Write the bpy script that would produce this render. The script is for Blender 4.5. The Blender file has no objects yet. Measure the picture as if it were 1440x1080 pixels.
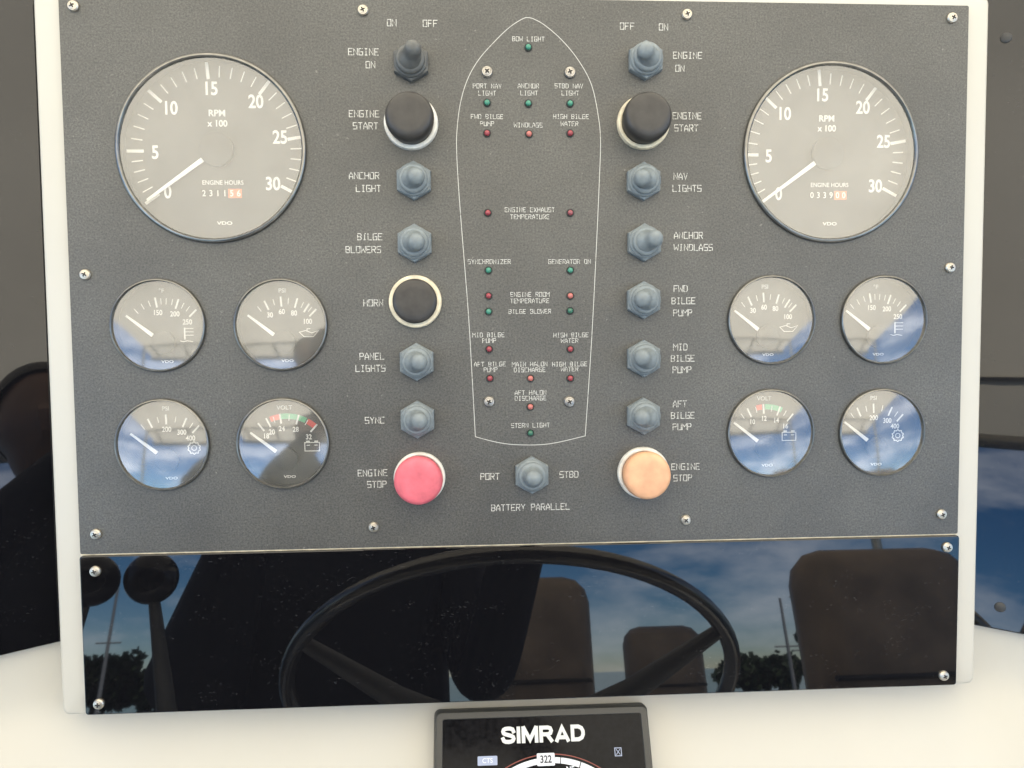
import bpy, bmesh, math, random
from mathutils import Matrix, Vector, noise
R = math.radians
random.seed(7)
sc = bpy.context.scene
col = sc.collection

# ------------------------------------------------------------------ camera, sky, sun, exposure
TILT = R(25)                       # the helm panel leans back by 25 degrees
ORG = Vector((0, 0, 1.40))         # middle of the panel, metres above the deck
AX, AU, AN = Vector((1, 0, 0)), Vector((0, math.sin(TILT), math.cos(TILT))), Vector((0, -math.cos(TILT), math.sin(TILT)))
M = Matrix((AX, AU, AN)).transposed().to_4x4()
M.translation = ORG                # panel frame: x right, y up the panel, z out towards the helmsman
def PW(x, y, z): return M @ Vector((x, y, z))

cd = bpy.data.cameras.new('camera')
cam = bpy.data.objects.new('camera', cd)
col.objects.link(cam)
cd.sensor_width = 36; cd.lens = 25.0; cd.clip_start = 0.01; cd.clip_end = 2000
rc = (Matrix.Rotation(0.012, 3, 'Z') @ Matrix.Rotation(0.0513, 3, 'Y') @ Matrix.Rotation(0.0489, 3, 'X')).transposed()
cl = rc.to_4x4(); cl.translation = (-0.037, 0, 0.466)
cam.matrix_world = M @ cl
sc.camera = cam

SUN_EL, SUN_ROT = R(58), R(25)
w = bpy.data.worlds.new('World'); sc.world = w; w.use_nodes = True
nt = w.node_tree; nt.nodes.clear()
o_ = nt.nodes.new('ShaderNodeOutputWorld'); bg = nt.nodes.new('ShaderNodeBackground')
sky = nt.nodes.new('ShaderNodeTexSky'); sky.sky_type = 'NISHITA'; sky.sun_disc = False
sky.sun_elevation = SUN_EL; sky.sun_rotation = SUN_ROT; sky.air_density = 1.0; sky.dust_density = 0.1; sky.altitude = 2500; sky.ozone_density = 3.0
tc = nt.nodes.new('ShaderNodeTexCoord'); mp = nt.nodes.new('ShaderNodeMapping'); mp.inputs['Scale'].default_value = (1.6, 1.6, 5.0)
nz = nt.nodes.new('ShaderNodeTexNoise'); nz.inputs['Scale'].default_value = 2.6; nz.inputs['Detail'].default_value = 7; nz.inputs['Roughness'].default_value = 0.6
cr = nt.nodes.new('ShaderNodeValToRGB'); cr.color_ramp.elements[0].position = 0.45; cr.color_ramp.elements[1].position = 0.78
cr.color_ramp.elements[1].color = (0.75, 0.75, 0.75, 1)
hs = nt.nodes.new('ShaderNodeHueSaturation'); hs.inputs['Saturation'].default_value = 1.3
mx = nt.nodes.new('ShaderNodeMixRGB'); mx.inputs['Color2'].default_value = (15, 15.5, 16.5, 1)
nt.links.new(tc.outputs['Generated'], mp.inputs['Vector']); nt.links.new(mp.outputs['Vector'], nz.inputs['Vector'])
nt.links.new(nz.outputs['Fac'], cr.inputs['Fac']); nt.links.new(cr.outputs['Color'], mx.inputs['Fac'])
nt.links.new(sky.outputs['Color'], hs.inputs['Color']); nt.links.new(hs.outputs['Color'], mx.inputs['Color1'])
nt.links.new(mx.outputs['Color'], bg.inputs['Color']); bg.inputs['Strength'].default_value = 0.13
nt.links.new(bg.outputs['Background'], o_.inputs['Surface'])

sd = bpy.data.lights.new('sun', 'SUN'); sd.energy = 5.0; sd.angle = R(0.5); sd.color = (1, 0.95, 0.86)
sun = bpy.data.objects.new('sun', sd); col.objects.link(sun)
sdir = Vector((math.sin(SUN_ROT) * math.cos(SUN_EL), math.cos(SUN_ROT) * math.cos(SUN_EL), math.sin(SUN_EL)))
sun.rotation_euler = sdir.to_track_quat('Z', 'Y').to_euler(); sun.location = (0, 0, 30)

vs = sc.view_settings
vs.view_transform = 'Standard'; vs.look = 'None'; vs.gamma = 1; vs.use_curve_mapping = False; vs.exposure = 1.9
sc.cycles.max_bounces = 12; sc.cycles.transparent_max_bounces = 16
sc.cycles.use_denoising = True

# ------------------------------------------------------------------ materials
def mat(name, color, rough=0.5, metal=0.0, ior=1.45, var=0.0, vscale=60, bump=0.0, bscale=400, coat=0, rvar=0, spec=None, sheen=0, trans=0, emit=None):
    m = bpy.data.materials.new(name); m.use_nodes = True
    n = m.node_tree; b = n.nodes['Principled BSDF']
    b.inputs['Base Color'].default_value = (*color, 1); b.inputs['Roughness'].default_value = rough
    b.inputs['Metallic'].default_value = metal; b.inputs['IOR'].default_value = ior
    if coat: b.inputs['Coat Weight'].default_value = coat; b.inputs['Coat Roughness'].default_value = 0.08
    if sheen: b.inputs['Sheen Weight'].default_value = sheen
    if trans: b.inputs['Transmission Weight'].default_value = trans
    if emit: b.inputs['Emission Color'].default_value = (*emit[0], 1); b.inputs['Emission Strength'].default_value = emit[1]
    t = n.nodes.new('ShaderNodeTexCoord')
    if var or rvar:
        z = n.nodes.new('ShaderNodeTexNoise'); z.inputs['Scale'].default_value = vscale; z.inputs['Detail'].default_value = 6
        n.links.new(t.outputs['Object'], z.inputs['Vector'])
        if var:
            mr = n.nodes.new('ShaderNodeMapRange'); mr.inputs['From Min'].default_value = 0.25; mr.inputs['From Max'].default_value = 0.75
            mr.inputs['To Min'].default_value = 1 - var; mr.inputs['To Max'].default_value = 1 + var
            mm = n.nodes.new('ShaderNodeVectorMath'); mm.operation = 'SCALE'; mm.inputs[0].default_value = color
            n.links.new(z.outputs['Fac'], mr.inputs['Value']); n.links.new(mr.outputs['Result'], mm.inputs['Scale']); n.links.new(mm.outputs['Vector'], b.inputs['Base Color'])
        if rvar:
            mr = n.nodes.new('ShaderNodeMapRange'); mr.inputs['From Min'].default_value = 0.35; mr.inputs['From Max'].default_value = 0.7
            mr.inputs['To Min'].default_value = rough; mr.inputs['To Max'].default_value = rough + rvar
            n.links.new(z.outputs['Fac'], mr.inputs['Value']); n.links.new(mr.outputs['Result'], b.inputs['Roughness'])
    if bump:
        z = n.nodes.new('ShaderNodeTexNoise'); z.inputs['Scale'].default_value = bscale; z.inputs['Detail'].default_value = 4
        bp = n.nodes.new('ShaderNodeBump'); bp.inputs['Strength'].default_value = bump; bp.inputs['Distance'].default_value = 0.0004
        n.links.new(t.outputs['Object'], z.inputs['Vector']); n.links.new(z.outputs['Fac'], bp.inputs['Height']); n.links.new(bp.outputs['Normal'], b.inputs['Normal'])
    return m

def glass_mat(name, f0, tint=(1, 1, 1), dust=0.0):
    m = bpy.data.materials.new(name); m.use_nodes = True; n = m.node_tree; n.nodes.clear()
    out = n.nodes.new('ShaderNodeOutputMaterial'); tr = n.nodes.new('ShaderNodeBsdfTransparent'); gl = n.nodes.new('ShaderNodeBsdfGlossy')
    tr.inputs['Color'].default_value = (*tint, 1); gl.inputs['Roughness'].default_value = 0.07
    lw = n.nodes.new('ShaderNodeLayerWeight'); lw.inputs['Blend'].default_value = 0.5
    pw = n.nodes.new('ShaderNodeMath'); pw.operation = 'POWER'; pw.inputs[1].default_value = 4
    mr = n.nodes.new('ShaderNodeMapRange'); mr.inputs['To Min'].default_value = f0; mr.inputs['To Max'].default_value = 1
    mix = n.nodes.new('ShaderNodeMixShader')
    n.links.new(lw.outputs['Facing'], pw.inputs[0]); n.links.new(pw.outputs[0], mr.inputs['Value']); n.links.new(mr.outputs['Result'], mix.inputs['Fac'])
    n.links.new(tr.outputs[0], mix.inputs[1]); n.links.new(gl.outputs[0], mix.inputs[2])
    last = mix
    if dust:
        df = n.nodes.new('ShaderNodeBsdfDiffuse'); df.inputs['Color'].default_value = (0.62, 0.60, 0.52, 1)
        t = n.nodes.new('ShaderNodeTexCoord'); z = n.nodes.new('ShaderNodeTexNoise'); z.inputs['Scale'].default_value = 45; z.inputs['Detail'].default_value = 8
        r2 = n.nodes.new('ShaderNodeMapRange'); r2.inputs['From Min'].default_value = 0.3; r2.inputs['From Max'].default_value = 0.75
        r2.inputs['To Min'].default_value = dust * 0.6; r2.inputs['To Max'].default_value = dust * 1.5
        m2 = n.nodes.new('ShaderNodeMixShader')
        n.links.new(t.outputs['Object'], z.inputs['Vector']); n.links.new(z.outputs['Fac'], r2.inputs['Value']); n.links.new(r2.outputs['Result'], m2.inputs['Fac'])
        n.links.new(mix.outputs[0], m2.inputs[1]); n.links.new(df.outputs[0], m2.inputs[2]); last = m2
    n.links.new(last.outputs[0], out.inputs['Surface'])
    return m

def worn_paint(name, color, under, cut=0.47, scale=900, soft=0.12):
    """white filling of an engraved letter, partly worn away down to the panel"""
    m = mat(name, color, 0.6); n = m.node_tree; b = n.nodes['Principled BSDF']
    t = n.nodes.new('ShaderNodeTexCoord'); z = n.nodes.new('ShaderNodeTexNoise'); z.inputs['Scale'].default_value = scale; z.inputs['Detail'].default_value = 3
    r2 = n.nodes.new('ShaderNodeMapRange'); r2.inputs['From Min'].default_value = cut - soft; r2.inputs['From Max'].default_value = cut + soft
    mx = n.nodes.new('ShaderNodeMixRGB'); mx.inputs['Color1'].default_value = (*under, 1); mx.inputs['Color2'].default_value = (*color, 1)
    n.links.new(t.outputs['Object'], z.inputs['Vector']); n.links.new(z.outputs['Fac'], r2.inputs['Value']); n.links.new(r2.outputs['Result'], mx.inputs['Fac'])
    n.links.new(mx.outputs['Color'], b.inputs['Base Color'])
    return m

def canvas_mat(name, color, through):
    m = bpy.data.materials.new(name); m.use_nodes = True; n = m.node_tree; n.nodes.clear()
    out = n.nodes.new('ShaderNodeOutputMaterial'); d = n.nodes.new('ShaderNodeBsdfDiffuse'); t = n.nodes.new('ShaderNodeBsdfTranslucent'); mix = n.nodes.new('ShaderNodeMixShader')
    tc_ = n.nodes.new('ShaderNodeTexCoord'); z = n.nodes.new('ShaderNodeTexNoise'); z.inputs['Scale'].default_value = 1.3; z.inputs['Detail'].default_value = 5
    mr = n.nodes.new('ShaderNodeMapRange'); mr.inputs['From Min'].default_value = 0.3; mr.inputs['From Max'].default_value = 0.7; mr.inputs['To Min'].default_value = 0.88; mr.inputs['To Max'].default_value = 1.06
    v = n.nodes.new('ShaderNodeVectorMath'); v.operation = 'SCALE'; v.inputs[0].default_value = color
    n.links.new(tc_.outputs['Object'], z.inputs['Vector']); n.links.new(z.outputs['Fac'], mr.inputs['Value']); n.links.new(mr.outputs['Result'], v.inputs['Scale'])
    n.links.new(v.outputs['Vector'], d.inputs['Color']); n.links.new(v.outputs['Vector'], t.inputs['Color'])
    mix.inputs['Fac'].default_value = through
    n.links.new(d.outputs[0], mix.inputs[1]); n.links.new(t.outputs[0], mix.inputs[2]); n.links.new(mix.outputs[0], out.inputs['Surface'])
    return m

def panel_mat():
    """charcoal engraving laminate: fine leather grain, a satin sheen, faint dust and rubbed patches"""
    m = mat('charcoal_laminate', (0.05, 0.05, 0.048), 0.5, ior=1.62)
    n = m.node_tree; b = n.nodes['Principled BSDF']
    t = n.nodes.new('ShaderNodeTexCoord')
    def nz_(s, d, r=0.6):
        z = n.nodes.new('ShaderNodeTexNoise'); z.inputs['Scale'].default_value = s; z.inputs['Detail'].default_value = d; z.inputs['Roughness'].default_value = r
        n.links.new(t.outputs['Object'], z.inputs['Vector']); return z
    big, fine, mid = nz_(11, 6), nz_(820, 3, 0.75), nz_(160, 4)
    r1 = n.nodes.new('ShaderNodeMapRange'); r1.inputs['From Min'].default_value = 0.3; r1.inputs['From Max'].default_value = 0.7; r1.inputs['To Min'].default_value = 0.74; r1.inputs['To Max'].default_value = 1.3
    r2 = n.nodes.new('ShaderNodeMapRange'); r2.inputs['From Min'].default_value = 0.25; r2.inputs['From Max'].default_value = 0.75; r2.inputs['To Min'].default_value = 0.1; r2.inputs['To Max'].default_value = 1.9
    mu = n.nodes.new('ShaderNodeMath'); mu.operation = 'MULTIPLY'
    v = n.nodes.new('ShaderNodeVectorMath'); v.operation = 'SCALE'; v.inputs[0].default_value = (0.051, 0.0495, 0.0435)
    n.links.new(big.outputs['Fac'], r1.inputs['Value']); n.links.new(fine.outputs['Fac'], r2.inputs['Value'])
    n.links.new(r1.outputs['Result'], mu.inputs[0]); n.links.new(r2.outputs['Result'], mu.inputs[1]); n.links.new(mu.outputs[0], v.inputs['Scale'])
    sp = nz_(330, 2, 0.5); r4 = n.nodes.new('ShaderNodeMapRange'); r4.inputs['From Min'].default_value = 0.70; r4.inputs['From Max'].default_value = 0.80; r4.inputs['To Max'].default_value = 0.6
    m4 = n.nodes.new('ShaderNodeMixRGB'); m4.inputs['Color2'].default_value = (0.20, 0.19, 0.17, 1)
    n.links.new(sp.outputs['Fac'], r4.inputs['Value']); n.links.new(r4.outputs['Result'], m4.inputs['Fac']); n.links.new(v.outputs['Vector'], m4.inputs['Color1']); n.links.new(m4.outputs['Color'], b.inputs['Base Color'])
    bp = n.nodes.new('ShaderNodeBump'); bp.inputs['Strength'].default_value = 0.35; bp.inputs['Distance'].default_value = 0.00025
    n.links.new(fine.outputs['Fac'], bp.inputs['Height']); n.links.new(bp.outputs['Normal'], b.inputs['Normal'])
    r3 = n.nodes.new('ShaderNodeMapRange'); r3.inputs['To Min'].default_value = 0.40; r3.inputs['To Max'].default_value = 0.58
    n.links.new(mid.outputs['Fac'], r3.inputs['Value']); n.links.new(r3.outputs['Result'], b.inputs['Roughness'])
    return m

def acrylic_mat():
    """glossy black acrylic with dust specks and wiped smears"""
    m = mat('black_acrylic', (0.004, 0.004, 0.005), 0.02, ior=1.52)
    n = m.node_tree; b = n.nodes['Principled BSDF']; t = n.nodes.new('ShaderNodeTexCoord')
    mp_ = n.nodes.new('ShaderNodeMapping'); mp_.inputs['Scale'].default_value = (1, 2.2, 1); n.links.new(t.outputs['Object'], mp_.inputs['Vector'])
    z = n.nodes.new('ShaderNodeTexNoise'); z.inputs['Scale'].default_value = 420; z.inputs['Detail'].default_value = 2; n.links.new(mp_.outputs['Vector'], z.inputs['Vector'])
    z2 = n.nodes.new('ShaderNodeTexNoise'); z2.inputs['Scale'].default_value = 22; z2.inputs['Detail'].default_value = 6; n.links.new(mp_.outputs['Vector'], z2.inputs['Vector'])
    r1 = n.nodes.new('ShaderNodeMapRange'); r1.inputs['From Min'].default_value = 0.64; r1.inputs['From Max'].default_value = 0.78
    r2 = n.nodes.new('ShaderNodeMapRange'); r2.inputs['From Min'].default_value = 0.42; r2.inputs['From Max'].default_value = 0.66
    mu = n.nodes.new('ShaderNodeMath'); mu.operation = 'MULTIPLY'
    n.links.new(z.outputs['Fac'], r1.inputs['Value']); n.links.new(z2.outputs['Fac'], r2.inputs['Value']); n.links.new(r1.outputs['Result'], mu.inputs[0]); n.links.new(r2.outputs['Result'], mu.inputs[1])
    mx_ = n.nodes.new('ShaderNodeMixRGB'); mx_.inputs['Color1'].default_value = (0.004, 0.004, 0.005, 1); mx_.inputs['Color2'].default_value = (0.045, 0.045, 0.046, 1)
    n.links.new(mu.outputs[0], mx_.inputs['Fac']); n.links.new(mx_.outputs['Color'], b.inputs['Base Color'])
    return m

PANEL, ACRYL = panel_mat(), acrylic_mat()
WEAR_L = worn_paint('worn_white_engraving', (0.52, 0.51, 0.47), (0.06, 0.055, 0.048), 0.41, 700)
WEAR_S = worn_paint('worn_white_small_engraving', (0.52, 0.51, 0.47), (0.06, 0.055, 0.048), 0.40, 800)
LINE = worn_paint('white_engraved_line', (0.50, 0.49, 0.455), (0.08, 0.075, 0.065), 0.30, 300)
GEL = mat('cream_gelcoat', (0.465, 0.444, 0.388), 0.35, var=0.04, vscale=9, bump=0.03, bscale=120, rvar=0.1)
STEEL = mat('stainless_steel', (0.52, 0.48, 0.41), 0.42, 1.0, var=0.15, vscale=500)
STEELD = mat('tarnished_steel', (0.40, 0.38, 0.35), 0.40, 1.0, var=0.35, vscale=420)
DARK = mat('dark_recess', (0.02, 0.018, 0.016), 0.7)
BEZEL = mat('satin_bezel', (0.20, 0.195, 0.18), 0.28, 0.9, var=0.2, vscale=200)
CASE = mat('black_case', (0.03, 0.03, 0.03), 0.5)
DIAL = mat('black_dial', (0.030, 0.030, 0.029), 0.55, var=0.12, vscale=80)
CAP = mat('needle_cap', (0.014, 0.014, 0.014), 0.45)
DWHITE = mat('dial_white', (0.66, 0.64, 0.58), 0.6)
DGREEN = mat('dial_green', (0.05, 0.36, 0.17), 0.6)
DRED = mat('dial_red', (0.62, 0.05, 0.04), 0.6)
DORANGE = mat('odometer_orange', (0.75, 0.16, 0.06), 0.5)
GLASS = glass_mat('gauge_glass', 0.18, dust=0.095)
RUBBER = mat('weathered_grey_rubber', (0.165, 0.19, 0.20), 0.48, var=0.22, vscale=190, bump=0.25, bscale=700)
RUBBERB = mat('faded_brown_grey_rubber', (0.085, 0.088, 0.085), 0.45, var=0.2, vscale=190, bump=0.25, bscale=700)
NUTM = mat('grey_hex_rubber', (0.165, 0.19, 0.20), 0.5, var=0.22, vscale=220, bump=0.2, bscale=700)
BLK = mat('black_rubber_cap', (0.034, 0.031, 0.028), 0.42, var=0.35, vscale=120, bump=0.15, bscale=500)
RED = mat('faded_red_rubber', (0.58, 0.12, 0.15), 0.55, var=0.24, vscale=110, bump=0.15, bscale=500)
ORANGE = mat('sun_bleached_orange_rubber', (0.64, 0.35, 0.20), 0.55, var=0.2, vscale=90, bump=0.15, bscale=500)
IVORY = mat('ivory_flange', (0.62, 0.55, 0.40), 0.5, var=0.3, vscale=160)
WHITEF = mat('white_flange', (0.64, 0.62, 0.56), 0.5, var=0.22, vscale=160)
LGREEN = mat('green_lens', (0.045, 0.21, 0.14), 0.22, ior=1.5)
LGREEND = mat('dull_green_lens', (0.03, 0.12, 0.075), 0.25, ior=1.5)
LRED = mat('red_lens', (0.26, 0.04, 0.05), 0.22, ior=1.5)
LREDP = mat('pale_red_lens', (0.42, 0.13, 0.11), 0.25, ior=1.5)
LREDD = mat('dull_red_lens', (0.24, 0.06, 0.07), 0.25, ior=1.5)
COLLAR = mat('lamp_collar', (0.025, 0.03, 0.028), 0.5)
HOUSE = mat('charcoal_housing', (0.042, 0.041, 0.037), 0.42, bump=0.08, bscale=900)
SCRB = mat('display_black', (0.006, 0.006, 0.007), 0.10, ior=1.22, var=0.5, rvar=0.06, vscale=300)
LCDW = mat('display_white', (0.62, 0.64, 0.68), 0.4)
LCDB = mat('display_blue_grey', (0.30, 0.34, 0.46), 0.4)
LCDR = mat('display_dull_red', (0.20, 0.05, 0.04), 0.4)
LCDK = mat('display_digit', (0.02, 0.02, 0.03), 0.4)
LOGO = mat('printed_logo', (0.56, 0.57, 0.55), 0.5)
CANVAS = canvas_mat('beige_canvas', (0.82, 0.735, 0.57), 0.64)
BROWN = mat('brown_vinyl', (0.29, 0.21, 0.145), 0.5, var=0.35, vscale=12, bump=0.2, bscale=160)
CLOTH = mat('navy_cloth', (0.006, 0.008, 0.014), 0.85, var=0.2, vscale=30)
SKIN = mat('skin', (0.20, 0.11, 0.075), 0.5, var=0.1, vscale=30)
HAIR = mat('dark_hair', (0.012, 0.010, 0.009), 0.5)
PHONE = mat('phone_case', (0.01, 0.01, 0.011), 0.4)
WBLACK = mat('gloss_black_knob', (0.012, 0.012, 0.012), 0.12)
WRIM = mat('polished_dark_rim', (0.26, 0.25, 0.23), 0.16, 0.85)
GREYP = mat('grey_spoke', (0.13, 0.13, 0.125), 0.4)
WOODM = mat('spar', (0.30, 0.29, 0.28), 0.4)
DECK = mat('deck_gelcoat', (0.50, 0.48, 0.43), 0.6, var=0.06, vscale=4)
WATER = mat('water_surface', (0.012, 0.035, 0.045), 0.12, ior=1.33, bump=0.6, bscale=1.5)
LEAF = mat('leaf', (0.035, 0.055, 0.022), 0.7, var=0.4, vscale=1.2)
BARK = mat('bark', (0.05, 0.04, 0.03), 0.9)

# ------------------------------------------------------------------ building helpers
def link_mesh(name, bm, m, parent=None, mw=None, smooth=True, angle=35):
    me = bpy.data.meshes.new(name); bmesh.ops.recalc_face_normals(bm, faces=bm.faces) if bm.faces else None
    bm.to_mesh(me); bm.free()
    for mm in (m if isinstance(m, (list, tuple)) else [m]): me.materials.append(mm)
    if smooth and len(me.polygons):
        me.polygons.foreach_set('use_smooth', [True] * len(me.polygons)); me.set_sharp_from_angle(angle=R(angle))
    o = bpy.data.objects.new(name, me); col.objects.link(o)
    if parent: o.parent = parent
    if mw is not None: o.matrix_world = mw
    return o
def sheet(name, bm, m, parent):
    """flat print: faces kept as wound, pointing out of the panel"""
    for f in bm.faces:
        f.normal_update()
        if f.normal.z < 0: f.normal_flip()
    me = bpy.data.meshes.new(name); bm.to_mesh(me); bm.free()
    for mm in (m if isinstance(m, (list, tuple)) else [m]): me.materials.append(mm)
    o = bpy.data.objects.new(name, me); col.objects.link(o); o.parent = parent
    return o
def tag(o, label=None, cat=None, group=None, kind=None):
    for k, v in (('label', label), ('category', cat), ('group', group), ('kind', kind)):
        if v: o[k] = v
    return o
def thing(name, label, cat, mw, group=None):
    o = bpy.data.objects.new(name, None); o.empty_display_size = 0.01; col.objects.link(o); o.matrix_world = mw
    return tag(o, label, cat, group)
def PT(x, y, z=0.0, rot=0.0): return M @ Matrix.Translation((x, y, z)) @ Matrix.Rotation(rot, 4, 'Z')
def copy_tree(o, parent=None, mw=None):
    c = o.copy(); col.objects.link(c)
    if parent: c.parent = parent
    if mw is not None: c.matrix_world = mw
    for ch in [k for k in bpy.data.objects if k.parent == o]: copy_tree(ch, c)
    return c
def lathe(bm, prof, n=64, c=(0, 0), mi=0):
    rings = []
    for r, z in prof:
        if r < 1e-7: rings.append([bm.verts.new((c[0], c[1], z))])
        else: rings.append([bm.verts.new((c[0] + r * math.cos(2 * math.pi * k / n), c[1] + r * math.sin(2 * math.pi * k / n), z)) for k in range(n)])
    for a, b in zip(rings, rings[1:]):
        for k in range(n):
            q = [a[k % len(a)], a[(k + 1) % n % len(a)], b[(k + 1) % n % len(b)], b[k % len(b)]]
            u = []
            for v in q:
                if v not in u: u.append(v)
            if len(u) > 2: bm.faces.new(u).material_index = mi
def prism(bm, pts, z0, z1, bev=0.0, mi=0):
    b = [bm.verts.new((x, y, z0)) for x, y in pts]; t = [bm.verts.new((x, y, z1)) for x, y in pts]
    n = len(pts); side = [bm.faces.new((b[k], b[(k + 1) % n], t[(k + 1) % n], t[k])) for k in range(n)]
    top = bm.faces.new(t); bot = bm.faces.new(b[::-1])
    for f in side + [top, bot]: f.material_index = mi
    if bev: bmesh.ops.bevel(bm, geom=list(top.edges), offset=bev, segments=3, affect='EDGES', profile=0.5)
def rrect(x0, y0, x1, y1, r, n=6):
    p = []
    for cx, cy, a in ((x1 - r, y1 - r, 0), (x0 + r, y1 - r, 90), (x0 + r, y0 + r, 180), (x1 - r, y0 + r, 270)):
        for k in range(n + 1):
            t = R(a + 90 * k / n); p.append((cx + r * math.cos(t), cy + r * math.sin(t)))
    return p
def tube(bm, pts, rad, n=12, closed=False, mi=0):
    pts = [Vector(p) for p in pts]; rings = []; N = len(pts); up = None
    rr = rad if isinstance(rad, (list, tuple)) else [rad] * N
    for i, p in enumerate(pts):
        d = (pts[(i + 1) % N] - pts[i - 1]) if closed else (pts[min(i + 1, N - 1)] - pts[max(i - 1, 0)])
        d.normalize()
        if up is None: up = d.orthogonal().normalized()
        up = (up - d * up.dot(d)).normalized(); s = d.cross(up)
        rings.append([bm.verts.new(p + (up * math.cos(2 * math.pi * k / n) + s * math.sin(2 * math.pi * k / n)) * rr[i]) for k in range(n)])
    for a, b in (zip(rings, rings[1:] + rings[:1]) if closed else zip(rings, rings[1:])):
        for k in range(n): bm.faces.new((a[k], a[(k + 1) % n], b[(k + 1) % n], b[k])).material_index = mi
    if not closed:
        bm.faces.new(rings[0][::-1]).material_index = mi; bm.faces.new(rings[-1]).material_index = mi
def box(bm, c, s, bev=0.0, mi=0):
    r = bmesh.ops.create_cube(bm, size=1, matrix=Matrix.Translation(c) @ Matrix.Diagonal((*s, 1)))
    fs = {f for v in r['verts'] for f in v.link_faces}
    for f in fs: f.material_index = mi
    if bev: bmesh.ops.bevel(bm, geom=list({e for f in fs for e in f.edges}), offset=bev, segments=3, affect='EDGES', profile=0.5)
def ribbon(bm, pts, wd, z=0.0, closed=False, mi=0):
    """one mitred flat stroke"""
    P = [Vector((x, y)) for x, y in pts]; n = len(P); L, Rr = [], []
    for i, p in enumerate(P):
        a = (p - P[i - 1]).normalized() if (i > 0 or closed) else None
        b = (P[(i + 1) % n] - p).normalized() if (i < n - 1 or closed) else None
        a = a or b; b = b or a
        na, nb = Vector((-a.y, a.x)), Vector((-b.y, b.x)); m_ = na + nb
        m_ = m_.normalized() if m_.length > 1e-6 else na
        s = min(wd / 2 / max(m_.dot(na), 0.4), wd); q = p.copy()
        if not closed and i == 0: q -= b * wd * 0.4
        if not closed and i == n - 1: q += a * wd * 0.4
        L.append(bm.verts.new((*(q + m_ * s), z))); Rr.append(bm.verts.new((*(q - m_ * s), z)))
    for i in range(n if closed else n - 1):
        j = (i + 1) % n; bm.faces.new((Rr[i], Rr[j], L[j], L[i])).material_index = mi

# single-stroke engraving alphabet on a 4 x 6 grid
GL = {  # letter: strokes
'A': ['0,0 0,3 2,6 4,3 4,0', '0,2 4,2'], 'B': ['0,0 0,6 3,6 4,5 4,4 3,3 0,3', '3,3 4,2 4,1 3,0 0,0'], 'C': ['4,6 0,6 0,0 4,0'],
'D': ['0,0 0,6 3,6 4,5 4,1 3,0 0,0'], 'E': ['4,6 0,6 0,0 4,0', '0,3 3,3'], 'F': ['4,6 0,6 0,0', '0,3 3,3'], 'G': ['4,6 0,6 0,0 4,0 4,3 2,3'],
'H': ['0,0 0,6', '4,0 4,6', '0,3 4,3'], 'I': ['2,0 2,6', '1,0 3,0', '1,6 3,6'], 'L': ['0,6 0,0 4,0'], 'M': ['0,0 0,6 2,3 4,6 4,0'],
'N': ['0,0 0,6 4,0 4,6'], 'O': ['0,0 0,6 4,6 4,0 0,0'], 'P': ['0,0 0,6 3.5,6 4,5 4,4 3.5,3 0,3'], 'R': ['0,0 0,6 3.5,6 4,5 4,4 3.5,3 0,3', '2,3 4,0'],
'S': ['4,6 0,6 0,3 4,3 4,0 0,0'], 'T': ['2,0 2,6', '0,6 4,6'], 'U': ['0,6 0,0 4,0 4,6'], 'V': ['0,6 2,0 4,6'], 'W': ['0,6 0.5,0 2,3.6 3.5,0 4,6'],
'X': ['0,0 4,6', '0,6 4,0'], 'Y': ['0,6 2,3 4,6', '2,3 2,0'], 'Z': ['0,6 4,6 0,0 4,0'], 'K': ['0,0 0,6', '4,6 0,3 4,0']}
def engrave(bm, s, cx, cy, cap, pitch, gw, wd, z):
    x = cx - (len(s) - 1) * pitch / 2 - gw / 2; k = 0
    for ch in s:
        for st in GL.get(ch, []):
            gx = gw * 1.28 if ch in 'WM' else gw; pts = [(x - (gx - gw) / 2 + float(a.split(',')[0]) / 4 * gx, cy - cap / 2 + float(a.split(',')[1]) / 6 * cap) for a in st.split()]
            ribbon(bm, pts, wd, z + (k % 5) * 4e-6); k += 1
        x += pitch
def text_bm(bm, s, x, y, size, z=0.0, bold=0.0, sx=1.0, mi=0, rot=0.0, align='CENTER'):
    cu = bpy.data.curves.new('lettering', 'FONT'); cu.body = s; cu.size = size; cu.align_x = align; cu.align_y = 'CENTER'; cu.offset = bold * size; cu.resolution_u = 4
    ob = bpy.data.objects.new('lettering', cu); col.objects.link(ob)
    dg = bpy.context.evaluated_depsgraph_get(); me = ob.evaluated_get(dg).to_mesh()
    mt = Matrix.Translation((x, y, z)) @ Matrix.Rotation(rot, 4, 'Z') @ Matrix.Diagonal((sx, 1, 1, 1))
    vs_ = [bm.verts.new(mt @ v.co) for v in me.vertices]
    for p in me.polygons:
        try: bm.faces.new([vs_[i] for i in p.vertices]).material_index = mi
        except ValueError: pass
    ob.evaluated_get(dg).to_mesh_clear(); bpy.data.objects.remove(ob); bpy.data.curves.remove(cu)
def BM(): return bmesh.new()

# ------------------------------------------------------------------ the setting behind the helmsman (seen in the glossy surfaces)
b = BM(); box(b, (0, 0, -1.25), (3000, 3000, 0.5)); o = link_mesh('water', b, WATER, smooth=False); tag(o, 'open water around the boat', None, None, 'structure')
b = BM(); box(b, (0, -1.6, -0.06), (3.6, 5.6, 0.12), 0.02); o = link_mesh('deck', b, DECK); tag(o, 'pale deck of the boat', None, None, 'structure')

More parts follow.
